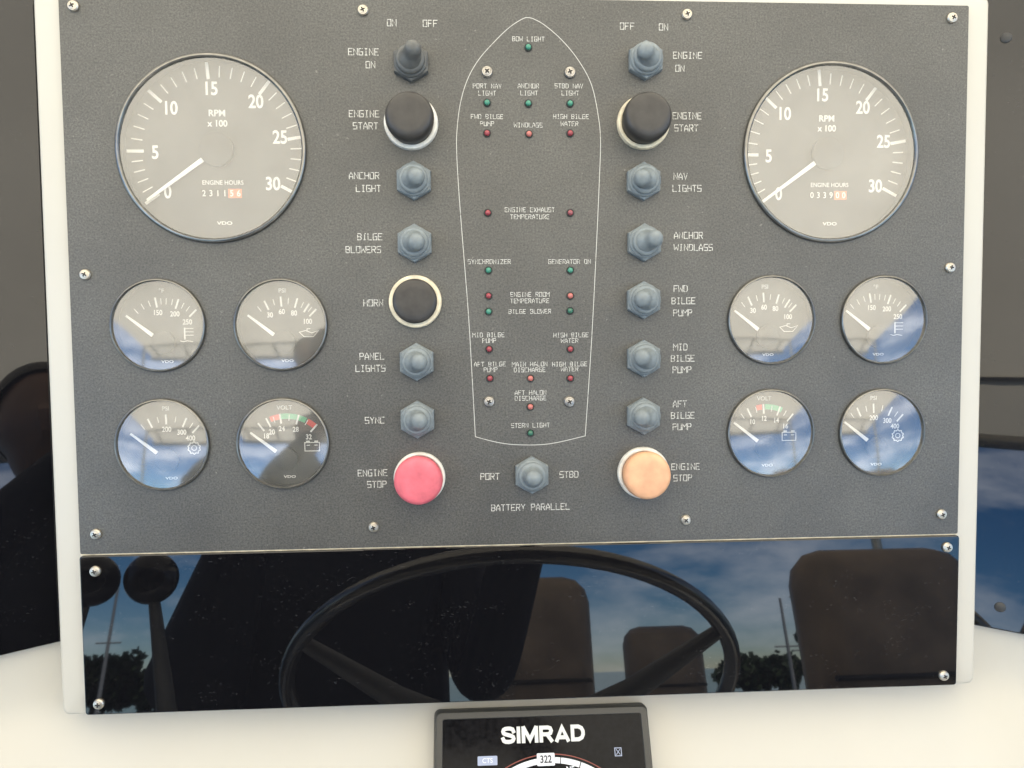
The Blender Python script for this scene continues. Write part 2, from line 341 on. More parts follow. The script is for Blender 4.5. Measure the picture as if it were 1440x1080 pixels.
# ------------------------------------------------------------------ helm console
CX = -0.0006
PL, PR, PB, PTOP = -0.3098, 0.3088, -0.2368, 0.2320
SL = (math.tan(R(17.0)), math.tan(R(25)))
DASH = R(27)
def softplus(t, k=0.008): return k * math.log1p(math.exp(min(t / k, 60)))
def hbase(x, y):
    h = -0.022
    h += softplus(-0.318 - x) * SL[0] + softplus(x - 0.318) * SL[1]
    return h + softplus(-0.240 - y, 0.006) * math.tan(DASH)
b = BM()
xs = [-0.85 + i * 0.01 for i in range(171)]; ys = [0.32 - j * 0.008 for j in range(98)]
g = {(i, j): b.verts.new((x, y, hbase(x, y))) for i, x in enumerate(xs) for j, y in enumerate(ys)}
# an opening behind the instrument panel, hidden by the frame
for i in range(170):
    for j in range(97):
        xm, ym = xs[i] + .005, ys[j] - .004
        if abs(xm) < 0.29 and -0.22 < ym < 0.21: continue
        b.faces.new((g[i, j], g[i, j + 1], g[i + 1, j + 1], g[i + 1, j]))
con = link_mesh('helm_console', b, GEL, mw=M, angle=60)
s = con.modifiers.new('thick', 'SOLIDIFY'); s.thickness = 0.012; s.offset = -1
tag(con, 'cream moulded helm console that carries the instrument panel and dark wings', 'console')
# raised frame round the panel
b = BM()
outer = rrect(PL, PB, PR, PTOP, 0.004, 3); prof = [(-0.0225, 0.0), (-0.0055, 0.0), (-0.0040, 0.0004), (-0.0033, 0.0011), (-0.003, 0.0024)]
loops = []
for z, ins in prof:
    p = rrect(PL + ins, PB + ins, PR - ins, PTOP - ins, 0.004, 3); loops.append([b.verts.new((x, y, z)) for x, y in p])
for ins, z in ((0.030, -0.003), (0.030, -0.0225)):
    p = rrect(PL + ins, PB + ins, PR - ins, PTOP - ins, 0.004, 3); loops.append([b.verts.new((x, y, z)) for x, y in p])
for a, c in zip(loops, loops[1:] + loops[:1]):
    for k in range(len(a)): b.faces.new((a[k], a[(k + 1) % len(a)], c[(k + 1) % len(a)], c[k]))
link_mesh('panel_frame', b, GEL, con, angle=50)

# dark wings either side: black acrylic sheets set on the console's wings
SCREW_WINGS = []
def wing(side, label, yin, yout, screws):
    sgn = -1 if side == 0 else 1
    a = math.atan(SL[side]); e = Vector((sgn * math.cos(a), 0, math.sin(a))); n = Vector((-sgn * math.sin(a), 0, math.cos(a)))
    o0 = Vector((sgn * 0.318, 0, -0.022)) + n * 0.0065
    mw = Matrix((e * sgn, Vector((0, 1, 0)), n)).transposed().to_4x4(); mw.translation = o0
    t = thing('side_panel', label, 'side panel', M @ mw)
    b = BM(); L = 0.42
    yo = yin + (yout - yin) * L / 0.04
    pts = [(0, yin), (sgn * L, yo), (sgn * L, 0.30), (0, 0.30)]
    if sgn < 0: pts = pts[::-1]
    prism(b, pts, -0.0045, 0, 0.001)
    link_mesh('sheet', b, ACRYL, t, smooth=False)
    for x, y in screws:
        b = BM(); lathe(b, [(0, 0.0014), (0.0022, 0.0012), (0.0034, 0.0006), (0.0036, 0.0)], 20); k = link_mesh('screw', b, CASE, t); k.location = (x, y, 0)
    return t
wing(0, 'glossy black side panel along the left edge of the photo, mirroring dark shapes', -0.1925, -0.1975, [])
wing(1, 'glossy black side panel mirroring a rail and cloudy blue sky, right edge of the photo', -0.200, -0.2035, [(0.0125, 0.2085), (0.0170, -0.185)])

# ------------------------------------------------------------------ instrument panel
GAUGES = [(-0.2018, 0.1284, 0.0590), (0.1996, 0.1278, 0.0590)] + [(x, y, 0.0295) for x, y in
          ((-0.2384, 0.0172), (-0.1614, 0.0170), (-0.2382, -0.0592), (-0.1618, -0.0596), (0.1602, 0.0178), (0.2372, 0.0173), (0.1603, -0.0578), (0.2370, -0.0585))]
X0, X1, YT, YM, YB = -0.2925, 0.2922, 0.2243, -0.1293, -0.2348
b = BM()
def loop_edges(bm, pts, z):
    vs_ = [bm.verts.new((x, y, z)) for x, y in pts]
    return vs_, [bm.edges.new((vs_[k], vs_[(k + 1) % len(vs_)])) for k in range(len(vs_))]
outer = rrect(X0, YM, X1, YT, 0.0012, 3)
vo, eo = loop_edges(b, outer, 0.0); es = list(eo); holes = []
for x, y, r in GAUGES:
    vh, eh = loop_edges(b, [(x + (r - 0.0008) * math.cos(2 * math.pi * k / 72), y + (r - 0.0008) * math.sin(2 * math.pi * k / 72)) for k in range(72)], 0.0); es += eh; holes.append(vh)
bmesh.ops.triangle_fill(b, use_beauty=True, use_dissolve=False, edges=es, normal=(0, 0, 1))
for f in b.faces:
    f.normal_update()
    if f.normal.z < 0: f.normal_flip()
for vh in [vo] + holes:
    lo = [b.verts.new((v.co.x, v.co.y, -0.0029)) for v in vh]
    for k in range(len(vh)): b.faces.new((vh[k], vh[(k + 1) % len(vh)], lo[(k + 1) % len(vh)], lo[k]))
panel = link_mesh('instrument_panel', b, PANEL, mw=M, smooth=False)
tag(panel, 'charcoal grey engraved instrument plate with a white boat outline, screwed to the cream console', 'instrument panel')

LEG = [('ON', -87.4, 208.0), ('OFF', -63.1, 207.9), ('ENGINE', -105.6, 189.7), ('ON', -101.3, 181.7), ('ENGINE', -105.9, 151.0), ('START', -105.2, 143.4), ('ANCHOR', -106.7, 112.0), ('LIGHT', -104.1, 103.9), ('BILGE', -103.8, 73.2), ('BLOWERS', -108.1, 65.0), ('HORN', -102.4, 30.8), ('PANEL', -103.9, -3.7), ('LIGHTS', -105.0, -11.5), ('SYNC', -102.9, -45.4), ('ENGINE', -104.9, -79.9), ('STOP', -102.3, -87.5), ('PORT', -28.2, -83.7), ('STBD', 24.2, -83.3), ('BATTERY PARALLEL', -1.5, -104.7), ('OFF', 63.7, 207.9), ('ON', 87.5, 207.7), ('ENGINE', 103.4, 189.9), ('ON', 98.3, 181.6), ('ENGINE', 103.1, 151.2), ('START', 102.6, 143.4), ('NAV', 98.9, 112.2), ('LIGHTS', 103.2, 104.4), ('ANCHOR', 104.2, 73.8), ('WINDLASS', 107.6, 65.9), ('FWD', 99.1, 38.9), ('BILGE', 101.0, 30.9), ('PUMP', 100.5, 23.0), ('MID', 99.1, 0.4), ('BILGE', 100.6, -7.1), ('PUMP', 100.1, -14.7), ('AFT', 98.7, -37.4), ('BILGE', 100.7, -45.1), ('PUMP', 100.2, -52.7), ('ENGINE', 102.7, -79.5), ('STOP', 100.8, -87.1)]
SML = [('BOW LIGHT', -0.4, 199.0), ('PORT NAV', -27.2, 169.1), ('LIGHT', -27.3, 164.6), ('ANCHOR', -0.7, 169.4), ('LIGHT', -0.2, 164.9), ('STBD NAV', 25.6, 169.6), ('LIGHT', 26.5, 165.1), ('FWD BILGE', -27.5, 149.8), ('PUMP', -27.5, 145.3), ('WINDLASS', -0.9, 144.6), ('HIGH BILGE', 26.9, 150.2), ('WATER', 25.9, 145.6), ('ENGINE EXHAUST', -0.4, 90.4), ('TEMPERATURE', -0.4, 85.9), ('SYNCHRONIZER', -27.1, 57.0), ('GENERATOR ON', 25.4, 56.9), ('ENGINE ROOM', -0.8, 35.7), ('TEMPERATURE', -0.9, 31.5), ('BILGE BLOWER', -0.9, 24.6), ('MID BILGE', -28.1, 9.5), ('PUMP', -27.7, 5.8), ('HIGH BILGE', 26.1, 9.0), ('WATER', 25.2, 5.3), ('AFT BILGE', -27.4, -9.6), ('PUMP', -27.0, -13.3), ('MAIN HALON', -1.2, -9.9), ('DISCHARGE', -1.3, -13.6), ('HIGH BILGE', 25.1, -10.1), ('WATER', 25.1, -13.4), ('AFT HALON', -0.9, -28.6), ('DISCHARGE', -0.9, -32.3), ('STERN LIGHT', -1.1, -50.2)]
for s_, x, y in LEG:
    b = BM(); engrave(b, s_, x / 1000, y / 1000, 0.0040, 0.0033, 0.0023, 0.00050, 0.00012); tag(sheet('legend', b, WEAR_L, panel), 'white engraved word ' + s_)
for s_, x, y in SML:
    b = BM(); engrave(b, s_, x / 1000, y / 1000, 0.0027, 0.00236, 0.00158, 0.00036, 0.00012); tag(sheet('small_legend', b, WEAR_S, panel), 'small white engraved words ' + s_)
BOAT = [(-0.3, 212.4), (-4.0, 211.6), (-12.2, 206.4), (-21.5, 197.8), (-32.5, 185.6), (-40.0, 172.6), (-44.7, 157.3), (-47.0, 140.0), (-47.3, 126.6), (-46.3, 103.1), (-44.4, 73.1), (-41.1, 23.9), (-39.1, -18.8), (-37.5, -57.2), (-23.3, -61.1), (-9.2, -63.0), (11.5, -62.7), (35.2, -57.8), (38.6, -11.2), (40.8, 23.4), (43.3, 69.7), (45.3, 111.1), (46.1, 133.9), (44.8, 149.9), (40.3, 170.6), (31.7, 186.2), (21.2, 198.6), (10.5, 207.6), (3.6, 211.4)]
def spline(P, corners, seg=5):
    out = []; n = len(P)
    for i in range(n):
        p0, p1, p2, p3 = P[i - 1], P[i], P[(i + 1) % n], P[(i + 2) % n]
        if i in corners: p0 = p1
        if (i + 1) % n in corners: p3 = p2
        for k in range(seg):
            t = k / seg
            out.append(tuple(0.0005 * (2 * a1 + (a2 - a0) * t + (2 * a0 - 5 * a1 + 4 * a2 - a3) * t * t + (3 * a1 - a0 - 3 * a2 + a3) * t ** 3) for a0, a1, a2, a3 in zip(p0, p1, p2, p3)))
    return out
b = BM(); ribbon(b, spline(BOAT, {13, 17}), 0.00042, 0.00010, closed=True); tag(sheet('boat_outline', b, LINE, panel), 'thin white engraved outline of a boat hull')

# screws: countersunk heads in finishing washers
def screw_mesh(bm, r, h):
    lathe(bm, [(r, 0.0), (r * 0.97, h * 0.45), (r * 0.80, h * 0.85), (r * 0.66, h * 0.9), (r * 0.62, h * 0.80), (r * 0.58, h * 0.92), (r * 0.3, h * 1.05), (0, h * 1.08)], 28)
def cross_mesh(bm, r, z, slot=False):
    a = r * 0.13; c = r * 0.42
    p = [(a, a), (a, c), (-a, c), (-a, a), (-c, a), (-c, -a), (-a, -a), (-a, -c), (a, -c), (a, -a), (c, -a), (c, a)]
    prism(bm, p, z - 0.0004, z + 0.00012)
def screws(parent, pts, r, h, m):
    first = None
    for x, y in pts:
        ang = random.uniform(0, 6.28)
        if first is None:
            b = BM(); screw_mesh(b, r, h); first = link_mesh('screw', b, m, parent, angle=25)
            b = BM(); cross_mesh(b, r, h * 1.06); link_mesh('drive_recess', b, DARK, first, smooth=False); k = first
        else: k = copy_tree(first, parent)
        k.location = (x / 1000, y / 1000, 0); k.rotation_euler = (random.uniform(-.05, .05), random.uniform(-.05, .05), ang)
screws(panel, [(-283.4, 215.2), (-105.3, 215.2), (102.8, 215.6), (280.5, 215.9), (-282.4, 49.6), (282.6, 52.0), (-282.0, -116.3), (-104.8, -115.7), (102.7, -115.5), (280.1, -115.5)], 0.0035, 0.0022, STEEL)
screws(panel, [(-27.2, 177.8), (26.3, 177.9), (-28.2, -34.2), (24.7, -34.9)], 0.0038, 0.0024, STEELD)

# the glossy black strip under it
b = BM(); prism(b, rrect(X0, YB, X1 + 0.0004, YM - 0.0009, 0.002, 4), -0.0029, 0.0016, 0.0007)
strip = link_mesh('glossy_blanking_panel', b, ACRYL, mw=M, smooth=False)
tag(strip, 'long glossy black acrylic strip mirroring a steering wheel, under the grey instrument plate', 'panel')
b = BM(); prism(b, [(X0, YM - 0.0008), (X1, YM - 0.0008), (X1, YM - 0.0001), (X0, YM - 0.0001)], -0.0029, -0.0004); link_mesh('top_edge', b, IVORY, strip, smooth=False)
fs = None
for x, y in [(-282.5, -140.0), (283.6, -138.0), (-283.5, -227.3), (283.0, -227.6)]:
    if fs is None:
        b = BM(); screw_mesh(b, 0.0035, 0.0022); fs = link_mesh('screw', b, STEEL, strip, angle=25)
        b = BM(); cross_mesh(b, 0.0035, 0.0022 * 1.06); link_mesh('drive_recess', b, DARK, fs, smooth=False); k = fs
    else: k = copy_tree(fs, strip)
    k.location = (x / 1000, y / 1000, 0.0016); k.rotation_euler = (0, 0, random.uniform(0, 6.28))

# ------------------------------------------------------------------ gauges
def pol(c, r, a):  # a clockwise from up, degrees
    return (c[0] + r * math.sin(R(a)), c[1] + r * math.cos(R(a)))
def tickq(bm, c, r0, r1, a, wd, z, mi=0):
    ribbon(bm, [pol(c, r0, a), pol(c, r1, a)], wd, z, mi=mi)
def arcq(bm, c, r0, r1, a0, a1, z, mi, n=14):
    ins = [bm.verts.new((*pol(c, r0, a0 + (a1 - a0) * k / n), z)) for k in range(n + 1)]; out = [bm.verts.new((*pol(c, r1, a0 + (a1 - a0) * k / n), z)) for k in range(n + 1)]
    for k in range(n): bm.faces.new((ins[k], ins[k + 1], out[k + 1], out[k])).material_index = mi
ZD = -0.0080
DM = [DWHITE, DGREEN, DRED, DORANGE, CAP]
def gauge_body(t, r):
    b = BM(); lathe(b, [(r * 0.955, 0.0002), (r * 0.9570, 0.0018), (r * 0.972, 0.0027), (r * 0.988, 0.0026), (r + 0.0002, 0.0016), (r + 0.0003, 0.0002)], 96); link_mesh('bezel', b, BEZEL, t, angle=50)
    b = BM(); lathe(b, [(r * 0.9545, 0.0006), (r * 0.957, -0.001), (r * 0.972, -0.0034), (r * 0.976, ZD - 0.0004)], 96); link_mesh('case', b, CASE, t)
    b = BM(); lathe(b, [(r * 0.975, ZD - 0.0004), (r * 0.975, ZD), (0, ZD)], 96); return link_mesh('dial', b, DIAL, t, angle=30)
def gauge_glass(t, r, slope):
    rr = r * 0.954; Rs = rr / slope; pr = []
    for k in range(11):
        q = rr * (1 - k / 10); pr.append((q, 0.0011 + math.sqrt(Rs * Rs - q * q) - math.sqrt(Rs * Rs - rr * rr)))
    b = BM(); lathe(b, pr, 72); link_mesh('glass', b, GLASS, t)
def needle(t, piv, r0, r1, a, w0, w1, caprad, z):
    b = BM(); d = Vector(pol((0, 0), 1, a)); s_ = Vector((-d.y, d.x))
    q = [d * r0 - s_ * w0 / 2, d * r1 - s_ * w1 / 2, d * r1 + s_ * w1 / 2, d * r0 + s_ * w0 / 2]
    prism(b, [(v.x, v.y) for v in q], z, z + 0.0006); nd = link_mesh('needle', b, DWHITE, t, smooth=False); nd.location = (*piv, 0)
    b = BM(); lathe(b, [(0, z + 0.0020), (caprad * 0.8, z + 0.0019), (caprad, z + 0.0012), (caprad, z - 0.0012)], 40); link_mesh('hub_cap', b, CAP, nd, angle=40)
def tacho(x, y, label, odo, n_or):
    t = thing('tachometer', label, 'gauge', PT(x, y), 'twin engine rev counters'); dial = gauge_body(t, 0.0590)
    c = (0.0002, 0.0006); A = [-126, -90, -47.5, -5, 37.5, 80, 118.5]
    b = BM(); z = ZD + 0.00015
    for u in range(31):
        i = min(u // 5, 5); a = A[i] + (A[i + 1] - A[i]) * (u - 5 * i) / 5
        if u % 5 == 0: tickq(b, c, 0.0466, 0.0558, a, 0.0020, z)
        else: tickq(b, c, 0.0472, 0.0538, a, 0.0007, z)
    sheet('scale_marks', b, DM, dial)
    b = BM()
    for s_, px, py in (('0', -31.5, -25.5), ('5', -38.5, -0.5), ('10', -28.3, 27.5), ('15', -2.6, 40.0), ('20', 25.8, 32.0), ('25', 40.6, 9.5), ('30', 35.2, -20.2)):
        text_bm(b, s_, px / 1000, py / 1000, 0.0118, z, 0.022, 0.82)
    text_bm(b, 'RPM', 0.0010, 0.0247, 0.0058, z, 0.02, 1.0); text_bm(b, 'x 100', 0.0012, 0.0182, 0.0058, z, 0.02, 0.95)
    text_bm(b, 'ENGINE HOURS', 0.0035, -0.0193, 0.0040, z, 0.006, 0.92); text_bm(b, 'VDO', 0.0040, -0.0452, 0.0030, z, 0.02, 1.5)
    sheet('numerals', b, DM, dial)
    b = BM(); x0 = -0.0108; wd = 0.0044
    for k, ch in enumerate(odo):
        xa = x0 + k * wd; mi = 3 if k >= len(odo) - n_or else 4
        vsq = [b.verts.new(v) for v in ((xa, -0.0290, z), (xa + wd - 0.0003, -0.0290, z), (xa + wd - 0.0003, -0.0232, z), (xa, -0.0232, z))]; b.faces.new(vsq).material_index = mi
        text_bm(b, ch, xa + wd / 2, -0.0262, 0.0056, z + 0.0001, 0.01, 0.9, 0)
    sheet('hour_counter', b, DM, dial)
    needle(t, (0.0008, 0.0012), 0.0088, 0.0548, -126, 0.0030, 0.0017, 0.0108, ZD + 0.0022)
    gauge_glass(t, 0.0590, 0.02)
    return t
tacho(GAUGES[0][0], GAUGES[0][1], 'large round rev counter whose hour counter ends in 56, at the left', '231156', 2)
tacho(GAUGES[1][0], GAUGES[1][1], 'large round rev counter whose hour counter ends in 00, beside NAV LIGHTS', '033900', 2)

def icon(bm, kind, cx, cy, z):
    w_ = 0.0004
    if kind == 'temp':
        ribbon(bm, [(cx - .0035, cy + .004), (cx - .0035, cy - .003)], .0009, z); 
        for k in range(3): ribbon(bm, [(cx - .003, cy + .0038 - k * .0022), (cx + .002, cy + .0038 - k * .0022)], w_, z + 1e-5)
        ribbon(bm, [(cx - .0065, cy - .0042), (cx - .0045, cy - .0048), (cx - .002, cy - .0042), (cx + .0015, cy - .0048)], w_, z + 1e-5)
    elif kind == 'oil':
        ribbon(bm, [(cx - .006, cy + .001), (cx - .003, cy - .002), (cx + .003, cy - .002), (cx + .0065, cy + .002), (cx + .002, cy + .0005), (cx - .002, cy + .002)], w_, z, closed=True); ribbon(bm, [(cx - .001, cy + .002), (cx - .001, cy + .0032), (cx + .001, cy + .0032)], w_, z + 1e-5)
    elif kind == 'gear':
        P = []
        for k in range(20):
            r_ = 0.0042 if k % 2 else 0.0034; P.append((cx + r_ * math.cos(k * math.pi / 10), cy + r_ * math.sin(k * math.pi / 10)))
        ribbon(bm, P, .0006, z, closed=True); ribbon(bm, [(cx + .0016 * math.cos(k * math.pi / 6), cy + .0016 * math.sin(k * math.pi / 6)) for k in range(12)], w_, z + 1e-5, closed=True)
    elif kind == 'batt':
        ribbon(bm, [(cx - .0048, cy - .0028), (cx + .0048, cy - .0028), (cx + .0048, cy + .0028), (cx - .0048, cy + .0028)], .0005, z, closed=True)
        ribbon(bm, [(cx - .0036, cy + .0036), (cx - .0018, cy + .0036)], .0008, z); ribbon(bm, [(cx + .0018, cy + .0036), (cx + .0036, cy + .0036)], .0008, z)
        ribbon(bm, [(cx - .0034, cy + .001), (cx - .0016, cy + .001)], .0005, z + 1e-5); ribbon(bm, [(cx + .0016, cy + .001), (cx + .0034, cy + .001)], .0005, z + 1e-5)
def small_gauge(i, label, title, marks, minor, kind, arcs=(), na=-52):
    x, y, r = GAUGES[i]
    t = thing('gauge', label, 'gauge', PT(x, y), 'small engine gauges'); dial = gauge_body(t, r); z = ZD + 0.00015; c = (0, -0.0110)
    b = BM()
    for a in [m_[1] for m_ in marks]: tickq(b, c, 0.0238, 0.0295, a, 0.0011, z)
    for a in minor: tickq(b, c, 0.0252, 0.0288, a, 0.0005, z)
    for r0, r1, a0, a1, mi in arcs: arcq(b, c, r0, r1, a0, a1, z - 0.00005, mi)
    sheet('scale_marks', b, DM, dial)
    b = BM()
    for s_, a in marks:
        if s_: text_bm(b, s_, *pol((c[0], c[1] - 0.0003), 0.0202, a * 1.08), 0.0047, z, 0.018, 0.86)
    text_bm(b, title, -0.001, 0.0226, 0.0040, z, 0.01, 1.0); text_bm(b, 'VDO', 0.0015, -0.0232, 0.0024, z, 0.02, 1.5)
    sheet('numerals', b, DM, dial)
    b = BM(); icon(b, kind, 0.0165 if kind != 'oil' else 0.0155, -0.0055 if kind in ('temp', 'oil') else -0.0035, z); sheet('symbol', b, DM, dial)
    needle(t, c, 0.0080, 0.0288, na, 0.0024, 0.0013, 0.0075, ZD + 0.0022)
    gauge_glass(t, r, 0.085)
TEMP = [('150', -10), ('200', 19), ('250', 44)]; TMIN = [-40, -29, -19, -3, 4, 12, 27, 35]
PSI = [('30', -25), ('60', -4), ('80', 17), ('', 33), ('100', 44)]; PMIN = [-36, -14, 6, 26, 38]
GEAR = [('', -25), ('200', -2), ('300', 24), ('400', 42)]; GMIN = [-36, -13, 11, 34]
V24 = [('18', -38), ('20', -26), ('24', -8), ('28', 16), ('32', 42)]; V12 = [('10', -25), ('12', -3), ('14', 20), ('16', 40)]
small_gauge(2, 'round temperature gauge left of the PSI oil gauge that sits beside HORN', '°F', TEMP, TMIN, 'temp')
small_gauge(3, 'round PSI oil gauge between the left temperature gauge and the HORN button', 'PSI', PSI, PMIN, 'oil')
small_gauge(4, 'round gear oil gauge left of the 24 volt meter, glass mirroring blue sky', 'PSI', GEAR, GMIN, 'gear')
small_gauge(5, 'round volt gauge with red and green arcs and 18 to 32 scale, nearest SYNC', 'VOLT', V24, [-17, 4, 29], 'batt', ((0.0262, 0.0298, -22, -8, 2), (0.0262, 0.0298, -7, 27, 1), (0.0262, 0.0298, 29, 42, 2)))
small_gauge(6, 'round PSI oil gauge on the right half, beside FWD BILGE PUMP', 'PSI', PSI, PMIN, 'oil')
small_gauge(7, 'round temperature gauge right of the PSI oil gauge beside FWD BILGE PUMP', '°F', TEMP, TMIN, 'temp')
small_gauge(8, 'round volt gauge with a short red and green arc, beside AFT BILGE PUMP', 'VOLT', V12, [-36, -14, 9, 30], 'batt', ((0.0262, 0.0298, -13, -5, 2), (0.0262, 0.0298, -1, 24, 1)))
small_gauge(9, 'round gear oil gauge in the lower right corner of the grey plate', 'PSI', GEAR, GMIN, 'gear')

# ------------------------------------------------------------------ toggle switches with rubber boots
def switch_parts(t, tip, m, mn, first):
    """tip: where the lever end sits, metres, in the switch's own frame"""
    if first is None:
        b = BM(); hx = [(0.0124 * math.cos(R(60 * k + 90)), 0.0124 * math.sin(R(60 * k + 90))) for k in range(6)]
        prism(b, hx, 0, 0.0045, 0.0012); link_mesh('hex_base', b, mn, t, angle=25)
        b = BM(); lathe(b, [(0.0104, 0.0040), (0.0106, 0.0056), (0.0098, 0.0064), (0.0092, 0.0066), (0.0094, 0.0078), (0.0086, 0.0092), (0.0070, 0.0098), (0, 0.0099)], 36); link_mesh('boot_collar', b, m, t, angle=60)
    else:
        for o in [k for k in bpy.data.objects if k.parent == first and not k.name.startswith('lever')]:
            c = copy_tree(o, t)
    d = Vector(tip) - Vector((0, 0, 0.007)); L = d.length
    b = BM(); pr = [(0.0078, 0.000), (0.0074, 0.0022), (0.0063, 0.0042), (0.0057, 0.006), (0.0054, L - 0.0055)]
    for k in range(7): a = R(90 * k / 6); pr.append((0.0054 * math.cos(a), L - 0.0048 + 0.0048 * math.sin(a)))
    lathe(b, pr, 28)
    o = link_mesh('lever_boot', b, m, t, angle=60); o.rotation_mode = 'QUATERNION'; o.rotation_quaternion = d.to_track_quat('Z', 'Y'); o.location = (0, 0, 0.007)
SW = [((-75.5, 182.6), (-71.8, 187.4), 'grey brown rubber toggle switch tipped up, left of the boat drawing'),
      ((-74.9, 108.5), (-70.9, 107.8), 'blue grey rubber toggle switch beside the engraved ANCHOR LIGHT'),
      ((-75.0, 68.7), (-71.5, 67.2), 'blue grey rubber toggle switch beside BILGE BLOWERS, just above the HORN button'),
      ((-74.9, -7.6), (-70.9, -7.4), 'blue grey rubber toggle switch beside PANEL LIGHTS'),
      ((-75.0, -45.1), (-71.5, -44.5), 'blue grey rubber toggle switch beside SYNC, above the red button'),
      ((-0.6, -82.9), (-0.5, -82.4), 'blue grey rubber toggle switch between PORT and STBD'),
      ((75.3, 185.6), (70.2, 186.8), 'blue grey rubber toggle switch tipped up under OFF and ON, right of the boat'),
      ((73.9, 108.4), (67.4, 106.9), 'blue grey rubber toggle switch beside NAV LIGHTS'),
      ((74.4, 68.9), (80.2, 69.8), 'blue grey rubber toggle switch tipped right towards ANCHOR WINDLASS'),
      ((73.9, 31.4), (67.8, 31.2), 'blue grey rubber toggle switch beside FWD BILGE PUMP'),
      ((73.9, -6.9), (67.3, -5.7), 'blue grey rubber toggle switch beside MID BILGE PUMP'),
      ((73.8, -45.0), (67.3, -44.7), 'blue grey rubber toggle switch beside AFT BILGE PUMP, above the orange button')]
proto = None
for i, (p, q, lab) in enumerate(SW):
    t = thing('toggle_switch', lab, 'switch', PT(p[0] / 1000, p[1] / 1000), 'rubber booted toggle switches')
    br = i == 0
    switch_parts(t, ((q[0] - p[0]) / 1000, (q[1] - p[1]) / 1000, 0.0195), RUBBERB if br else RUBBER, RUBBERB if br else NUTM, None if br else proto)
    if i == 1: proto = t

# ------------------------------------------------------------------ push buttons
def button(x, y, lab, mc, mf, rf, rcap, h):
    t = thing('push_button', lab, 'button', PT(x, y), 'round push buttons')
    b = BM(); lathe(b, [(rf, 0), (rf, 0.0022), (rf * 0.975, 0.0034), (rf * 0.93, 0.0038), (rcap * 0.96, 0.0036), (rcap * 0.94, 0.0020), (0, 0.0020)], 64); link_mesh('flange', b, mf, t, angle=40)
    pr = [(rcap * 0.92, 0.0022), (rcap * 0.95, h * 0.35), (rcap, h * 0.62), (rcap * 0.985, h * 0.78), (rcap * 0.93, h * 0.90), (rcap * 0.82, h * 0.965), (rcap * 0.6, h * 0.99), (rcap * 0.3, h), (0, h)]
    b = BM(); lathe(b, pr, 64); link_mesh('cap', b, mc, t, angle=70)
button(-0.0761, 0.1452, 'black domed push button beside ENGINE START, left of the boat drawing', BLK, WHITEF, 0.0172, 0.0152, 0.0185)
button(0.0739, 0.1462, 'black domed push button beside ENGINE START, right of the boat drawing', BLK, IVORY, 0.0172, 0.0154, 0.0185)
button(-0.0752, 0.0314, 'black push button in a full ivory ring beside HORN', BLK, IVORY, 0.0170, 0.0143, 0.0085)
button(-0.0743, -0.0834, 'faded red push button beside ENGINE STOP', RED, WHITEF, 0.0168, 0.0156, 0.0165)
button(0.0738, -0.0829, 'bleached orange push button beside ENGINE STOP', ORANGE, WHITEF, 0.0172, 0.0156, 0.0165)

# ------------------------------------------------------------------ indicator lamps
LED = [(-0.5, 193.6, 'g', 'green lamp under BOW LIGHT'), (-27.4, 158.4, 'g', 'green lamp under PORT NAV LIGHT'), (-0.8, 158.2, 'g', 'green lamp under ANCHOR LIGHT inside the boat drawing'), (26.3, 158.4, 'g', 'green lamp under STBD NAV LIGHT'),
       (-27.6, 139.1, 'r', 'red lamp under FWD BILGE PUMP inside the boat drawing'), (-0.5, 138.8, 'p', 'pale red lamp under WINDLASS inside the boat drawing'), (26.2, 139.4, 'r', 'red lamp under the topmost HIGH BILGE WATER'),
       (-27.7, 88.4, 'r', 'red lamp left of ENGINE EXHAUST TEMPERATURE'), (26.0, 88.4, 'd', 'dull red lamp right of ENGINE EXHAUST TEMPERATURE'), (-27.7, 51.4, 'g', 'green lamp under SYNCHRONIZER'), (25.8, 51.2, 'g', 'green lamp under GENERATOR ON'),
       (-27.8, 34.9, 'r', 'red lamp left of ENGINE ROOM TEMPERATURE'), (25.7, 34.6, 'p', 'pale orange red lamp right of ENGINE ROOM TEMPERATURE'), (-27.9, 24.7, 'g', 'green lamp left of BILGE BLOWER'), (25.6, 24.8, 'k', 'dark green lamp right of BILGE BLOWER'),
       (-27.8, 0.2, 'r', 'red lamp under MID BILGE PUMP inside the boat drawing'), (25.5, -0.3, 'r', 'red lamp under the middle HIGH BILGE WATER of three'), (-27.5, -18.9, 'r', 'red lamp under AFT BILGE PUMP inside the boat drawing'),
       (-0.9, -19.2, 'p', 'pale red lamp under MAIN HALON DISCHARGE'), (25.4, -19.5, 'r', 'red lamp under the lowest HIGH BILGE WATER'), (-1.1, -37.9, 'p', 'pale red lamp under AFT HALON DISCHARGE'), (-1.2, -55.3, 'k', 'dark green lamp under STERN LIGHT')]
LM = {'g': LGREEN, 'k': LGREEND, 'r': LRED, 'p': LREDP, 'd': LREDD}; firsts = {}
for x, y, k, lab in LED:
    mw = PT(x / 1000, y / 1000)
    if k in firsts:
        t = copy_tree(firsts[k], None, mw); tag(t, lab)
    else:
        t = firsts[k] = thing('indicator_lamp', lab, 'lamp', mw, 'small warning lamps in the boat drawing')
        b = BM(); lathe(b, [(0.0026, 0.0), (0.0026, 0.0006), (0.0023, 0.0009), (0.0019, 0.0008), (0.0018, 0.0003)], 28); link_mesh('collar', b, COLLAR, t, angle=40)
        b = BM(); lathe(b, [(0.0018, 0.0003), (0.0018, 0.0010)] + [(0.0018 * math.cos(R(15 * q)), 0.0010 + 0.0014 * math.sin(R(15 * q))) for q in range(1, 7)], 24); link_mesh('lens', b, LM[k], t, angle=60)

